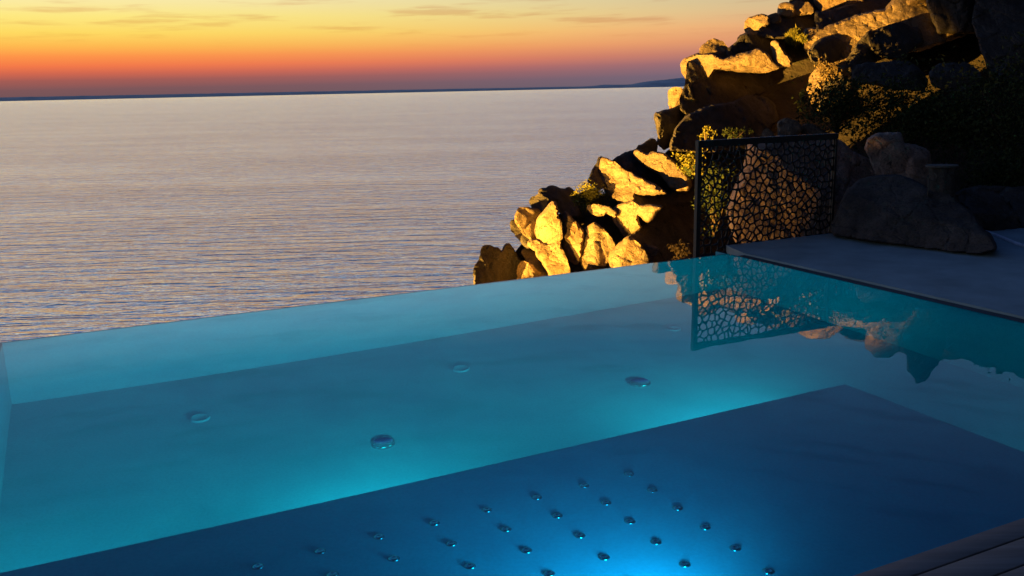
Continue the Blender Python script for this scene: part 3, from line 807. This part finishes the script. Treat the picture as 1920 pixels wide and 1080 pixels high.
# ------------------------------------------------------------------ perforated steel screen
def screen():
    T0, S0, S1, ZT = 0.47, -0.065, 1.89, 1.135
    root = empty('garden_screen', P((S0 + S1) / 2, T0, 0))
    tag(root, 'black steel screen cut with irregular pebble shaped holes, at the pool corner', 'screen')
    bm = bmesh.new(); add_box(bm, S0, S0 + 0.05, T0 - 0.025, T0 + 0.025, -0.5, ZT - 0.061, bevel=0.003); bm_obj('post', bm, M_STEEL, root)
    bm = bmesh.new(); add_box(bm, S1 - 0.03, S1, T0 - 0.025, T0 + 0.025, -0.2, ZT - 0.061, bevel=0.003); bm_obj('post', bm, M_STEEL, root)
    bm = bmesh.new(); add_box(bm, S0 - 0.002, S1 + 0.004, T0 - 0.028, T0 + 0.028, ZT - 0.06, ZT, bevel=0.003); bm_obj('top_rail', bm, M_STEEL, root)
    bm = bmesh.new(); add_box(bm, S0 + 0.052, S1 - 0.032, T0 - 0.02, T0 + 0.02, -0.16, -0.085, bevel=0.003); bm_obj('bottom_rail', bm, M_STEEL, root)
    a0, a1, z0, z1 = S0 + 0.05, S1 - 0.03, -0.085, ZT - 0.06
    rnd = random.Random(21)
    pts = []
    nx_, nz_ = 25, 15
    for i in range(nx_):
        for j in range(nz_):
            if rnd.random() < 0.06: continue
            pts.append((a0 + (a1 - a0) * (i + 0.5 + rnd.uniform(-0.47, 0.47)) / nx_, z0 + (z1 - z0) * (j + 0.5 + rnd.uniform(-0.47, 0.47)) / nz_))
    def clip(poly, n, c):
        out = []
        for i in range(len(poly)):
            p, q = poly[i], poly[(i + 1) % len(poly)]
            dp, dq = p[0] * n[0] + p[1] * n[1] - c, q[0] * n[0] + q[1] * n[1] - c
            if dp <= 0: out.append(p)
            if (dp < 0) != (dq < 0) and dp != dq:
                k = dp / (dp - dq)
                out.append((p[0] + (q[0] - p[0]) * k, p[1] + (q[1] - p[1]) * k))
        return out
    vs, fs = [], []
    TH = 0.004
    for i, a in enumerate(pts):
        poly = [(a0, z0), (a1, z0), (a1, z1), (a0, z1)]
        nb = sorted(pts, key=lambda b: (b[0] - a[0]) ** 2 + (b[1] - a[1]) ** 2)[1:22]
        for b in nb:
            n = (b[0] - a[0], b[1] - a[1])
            poly = clip(poly, n, (b[0] ** 2 + b[1] ** 2 - a[0] ** 2 - a[1] ** 2) / 2)
        cx = sum(p[0] for p in poly) / len(poly); cz = sum(p[1] for p in poly) / len(poly)
        inner = [p for p in poly]
        # inset by half the bar width
        hw = rnd.uniform(0.006, 0.0105)
        ins = [(a0, z0), (a1, z0), (a1, z1), (a0, z1)]
        for k in range(len(poly)):
            p, q = poly[k], poly[(k + 1) % len(poly)]
            ex, ez = q[0] - p[0], q[1] - p[1]
            L = math.hypot(ex, ez)
            if L < 1e-6: continue
            n = (ez / L, -ex / L)
            if (cx - p[0]) * n[0] + (cz - p[1]) * n[1] > 0: n = (-n[0], -n[1])
            ins = clip(ins, n, p[0] * n[0] + p[1] * n[1] - hw)
            if len(ins) < 3: break
        if len(ins) < 3: ins = None
        def cut(poly_, an, c):
            dx, dz = math.cos(an), math.sin(an); best = 0
            for k in range(len(poly_)):
                p, q = poly_[k], poly_[(k + 1) % len(poly_)]
                ex, ez = q[0] - p[0], q[1] - p[1]
                den = dx * ez - dz * ex
                if abs(den) < 1e-12: continue
                t_ = ((p[0] - c[0]) * ez - (p[1] - c[1]) * ex) / den
                u_ = ((p[0] - c[0]) * dz - (p[1] - c[1]) * dx) / den
                if t_ > 0 and -1e-6 <= u_ <= 1 + 1e-6: best = max(best, t_)
            return best
        if ins:
            c = (sum(p[0] for p in ins) / len(ins), sum(p[1] for p in ins) / len(ins))
        else:
            c = (cx, cz)
        angs = sorted([math.atan2(p[1] - c[1], p[0] - c[0]) for p in poly] + [2 * math.pi * k / 20 - math.pi + 0.013 for k in range(20)])
        N = len(angs)
        ro = [cut(poly, g, c) for g in angs]
        if ins:
            ri = [cut(ins, g, c) for g in angs]
            for _ in range(2): ri = [min(ri[k], 0.5 * ri[k] + 0.25 * (ri[k - 1] + ri[(k + 1) % N])) for k in range(N)]
        else: ri = None
        for off in (-TH, TH):
            b0 = len(vs)
            for k in range(N): vs.append(P(c[0] + ro[k] * math.cos(angs[k]), T0 + off, c[1] + ro[k] * math.sin(angs[k])))
            if ri:
                for k in range(N): vs.append(P(c[0] + ri[k] * math.cos(angs[k]), T0 + off, c[1] + ri[k] * math.sin(angs[k])))
                for k in range(N):
                    k2 = (k + 1) % N
                    f = (b0 + k, b0 + k2, b0 + N + k2, b0 + N + k)
                    fs.append(f if off < 0 else f[::-1])
            else:
                fs.append(tuple(range(b0, b0 + N)) if off < 0 else tuple(range(b0 + N - 1, b0 - 1, -1)))
        if ri:
            f0 = len(vs) - 4 * N + N; f1 = len(vs) - N
            for k in range(N):
                k2 = (k + 1) % N
                fs.append((f0 + k, f0 + k2, f1 + k2, f1 + k))
    mesh_obj('lattice_panel', vs, fs, M_STEEL, root)
screen()

# ------------------------------------------------------------------ plants
def shrub(name, label, cat, px, py, D, rx_, rz_, n, leaf, mat, seed, stems=9, depth=0.8, upright=0.0, group=None):
    rnd = random.Random(seed)
    base = at(px, py + rz_ / D * FPX * 0.9, D)
    c = at(px, py, D)
    root = empty(name, base)
    tag(root, label, cat, group)
    bm = bmesh.new()
    tips = []
    for k in range(stems):
        a = rnd.uniform(0, 2 * math.pi); rr_ = rnd.uniform(0.25, 0.85)
        tip = c + Vector((math.cos(a) * rx_ * rr_, math.sin(a) * rx_ * depth * rr_, rz_ * rnd.uniform(-0.3, 0.8)))
        mid = base.lerp(tip, 0.5) + Vector((rnd.uniform(-1, 1), rnd.uniform(-1, 1), 0.6)) * rx_ * 0.12
        add_tube(bm, [base, mid, tip], [0.012 * rx_ / 0.4 + 0.004, 0.007, 0.003], 5)
        tips.append(tip)
    bm_obj('branches', bm, M_BARK, root)
    vs, fs = [], []
    clumps = [c + Vector((rnd.gauss(0, 0.45) * rx_, rnd.gauss(0, 0.45) * rx_ * depth, rnd.gauss(0, 0.42) * rz_)) for _ in range(max(6, n // 45))] + tips
    for k in range(n):
        q = rnd.choice(clumps)
        p = q + Vector((rnd.gauss(0, 1), rnd.gauss(0, 1), rnd.gauss(0, 1))) * min(rx_, rz_) * 0.20
        d = Vector((rnd.gauss(0, 1), rnd.gauss(0, 1), rnd.gauss(0, 1) + upright)).normalized()
        w = d.cross(Vector((rnd.gauss(0, 1), rnd.gauss(0, 1), rnd.gauss(0, 1)))).normalized()
        L = leaf * rnd.uniform(0.6, 1.3); wd = L * (0.26 if upright < 1 else 0.09)
        b = len(vs)
        bend = d.cross(w) * L * 0.12
        vs += [p - d * L * 0.5, p + w * wd + bend, p + d * L * 0.5, p - w * wd + bend]
        fs += [(b, b + 1, b + 2), (b, b + 2, b + 3)]
    mesh_obj('foliage', vs, fs, mat, root)
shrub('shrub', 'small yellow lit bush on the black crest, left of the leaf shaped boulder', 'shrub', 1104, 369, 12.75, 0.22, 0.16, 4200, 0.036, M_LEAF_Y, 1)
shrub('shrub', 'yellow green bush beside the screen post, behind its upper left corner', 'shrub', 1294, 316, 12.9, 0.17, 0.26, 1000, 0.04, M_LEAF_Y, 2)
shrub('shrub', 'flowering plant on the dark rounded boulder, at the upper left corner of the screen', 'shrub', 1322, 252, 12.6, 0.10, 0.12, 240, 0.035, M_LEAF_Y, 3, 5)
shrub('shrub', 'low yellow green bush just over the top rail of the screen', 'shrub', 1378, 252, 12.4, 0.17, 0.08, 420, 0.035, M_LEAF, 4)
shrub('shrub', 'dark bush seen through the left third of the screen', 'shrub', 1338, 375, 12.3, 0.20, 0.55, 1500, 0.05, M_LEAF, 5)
shrub('dry_plant', 'dry brown plant at the foot of the screen post, by the pool edge', 'dry plant', 1275, 474, 11.1, 0.14, 0.13, 500, 0.05, M_DRY, 6, 6)
shrub('grass_tuft', 'grass tuft in the gap left of the big sloping boulder', 'grass tuft', 1486, 72, 16.2, 0.24, 0.14, 500, 0.13, M_LEAF_Y, 7, 6, 0.7, 1.8)
shrub('dry_plant', 'dry golden bush below the big sloping orange brown boulder', 'dry plant', 1550, 134, 14.5, 0.17, 0.18, 500, 0.06, M_DRY, 8)
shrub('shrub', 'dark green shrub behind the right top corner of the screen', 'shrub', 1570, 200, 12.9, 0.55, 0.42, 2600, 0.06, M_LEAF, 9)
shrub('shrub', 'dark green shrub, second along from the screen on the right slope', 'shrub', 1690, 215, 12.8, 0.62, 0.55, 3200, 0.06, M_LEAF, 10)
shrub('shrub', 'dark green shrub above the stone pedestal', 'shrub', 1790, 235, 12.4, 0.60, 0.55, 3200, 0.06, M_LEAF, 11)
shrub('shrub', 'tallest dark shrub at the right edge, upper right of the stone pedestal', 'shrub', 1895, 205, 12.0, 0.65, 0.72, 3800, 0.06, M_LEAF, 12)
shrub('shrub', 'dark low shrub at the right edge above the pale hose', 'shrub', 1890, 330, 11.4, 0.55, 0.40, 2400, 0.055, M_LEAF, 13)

# ------------------------------------------------------------------ small things on the right
def stand():
    D = 9.75
    root = empty('stone_pedestal', at(1770, 392, D))
    tag(root, 'stubby flared stone pedestal with a thin flat top, on the dark boulder at right', 'pedestal')
    bm = bmesh.new()
    p = at(1766, 311, D)
    M = Matrix.Translation(p)
    outl = []
    for k in range(24):
        a = 2 * math.pi * k / 24
        r = 1 + 0.08 * noise.noise((math.cos(a) * 2, math.sin(a) * 2, 3))
        outl.append((0.17 * math.cos(a) * r, 0.13 * math.sin(a) * r))
    top = [bm.verts.new(M @ Vector((x, y, 0.010))) for x, y in outl]
    bot = [bm.verts.new(M @ Vector((x, y, -0.010))) for x, y in outl]
    bm.faces.new(top); bm.faces.new(bot[::-1])
    for k in range(24):
        bm.faces.new((top[k], bot[k], bot[(k + 1) % 24], top[(k + 1) % 24]))
    bm_obj('top', bm, M_DRIFT, root)
    bm = bmesh.new()
    rings = []
    for i in range(15):
        h = -0.011 - 0.44 * i / 14
        ring = []
        for k in range(26):
            a = 2 * math.pi * k / 26
            r = (0.095 + 0.06 * (i / 14) ** 2 + 0.05 * (1 - i / 14) ** 3) * (1 + 0.30 * noise.noise((math.cos(a) * 2.2, math.sin(a) * 2.2, h * 2)) + 0.06 * noise.noise((math.cos(a) * 7, math.sin(a) * 7, h * 3)))
            ring.append(bm.verts.new(M @ Vector((0.02 + 0.02 * i / 14 + r * math.cos(a), 0.02 + r * 0.8 * math.sin(a), h))))
        rings.append(ring)
    for r0, r1 in zip(rings, rings[1:]):
        for k in range(26):
            bm.faces.new((r0[k], r1[k], r1[(k + 1) % 26], r0[(k + 1) % 26]))
    bm.faces.new(rings[0]); bm.faces.new(rings[-1][::-1])
    bm_obj('pedestal', bm, M_ROCK[2], root, True)
    bm = bmesh.new()
    loop = [at(1748 + 8 * math.cos(a), 331 + 8 * math.sin(a), D - 0.10) for a in [k * 2 * math.pi / 14 - 1 for k in range(11)]] + [at(1741, 350, D - 0.10), at(1739, 378, D - 0.08)]
    add_tube(bm, loop, 0.007, 6)
    bm_obj('twig', bm, M_DRIFT, root, True)
stand()
def hose():
    def ground(x, y):
        a, b = ray(x, y)
        Y = (CAM_H + 0.0) / -b
        return Vector((a * Y, Y, 0.0))
    px = [(1846, 434), (1856, 437), (1868, 441), (1880, 446), (1892, 451), (1904, 456), (1916, 460), (1930, 463), (1950, 464), (1975, 460)]
    bm = bmesh.new()
    add_tube(bm, [ground(*p) for p in px], 0.020, 8)
    o = bm_obj('garden_hose', bm, M_PIPING, None, True)
    tag(o, 'thin pale garden hose curving over the paving at the right edge', 'hose')
hose()

# ------------------------------------------------------------------ added lamps, unseen: warm fill below the pool, low sun from the left
def added_flood(pos, target, power, color, cone, label, blend=0.35):
    pos = Vector(pos); d = (Vector(target) - pos).normalized()
    M = Matrix.Translation(pos) @ d.to_track_quat('Z', 'Y').to_matrix().to_4x4()
    root = empty('added_flood', pos)
    tag(root, label, 'added_flood')
    bm = bmesh.new(); add_box(bm, -0.12, 0.12, -0.09, 0.09, -0.10, -0.005, M, bevel=0.01); bm_obj('housing', bm, M_STEEL, root)
    bm = bmesh.new(); add_box(bm, -0.105, 0.105, -0.075, 0.075, -0.003, 0.004, M); bm_obj('lens', bm, emit('added_lens', color, 8.0), root)
    bm = bmesh.new(); add_tube(bm, [pos - d * 0.06, pos - d * 0.06 - Vector((0, 0, 0.35))], 0.015, 8); bm_obj('stake', bm, M_STEEL, root)
    L = bpy.data.lights.new('added_lamp', 'SPOT')
    L.energy = power; L.color = color; L.spot_size = R(cone); L.spot_blend = blend; L.shadow_soft_size = 0.05
    lo = bpy.data.objects.new('added_lamp', L)
    lo.matrix_world = Matrix.Translation(pos + d * 0.03) @ (-d).to_track_quat('Z', 'Y').to_matrix().to_4x4()
    col.objects.link(lo)
ADDED_WARM = (1.0, 0.50, 0.065)
def aim(p, a, e): return (p[0] + 10 * math.sin(R(a)), p[1] + 10 * math.cos(R(a)), p[2] + 10 * math.tan(R(e)))
LP = (-1.0, 8.05, -1.42)  # added lamp, fills the rock faces turned to the camera
added_flood(LP, aim(LP, 36, 14), 1500, ADDED_WARM, 60, 'added unseen lamp on a stake below the overflow edge, fill for the lower rocks', 1.0)
LP2 = (-14.0, -2.0, -2.3)  # added lamp in place of low sun from behind left
added_flood(LP2, aim(LP2, 45.3, 7.3), 225000, ADDED_WARM, 10.5, 'added unseen lamp far left of the pool, standing in for low sun on the headland', 0.4)
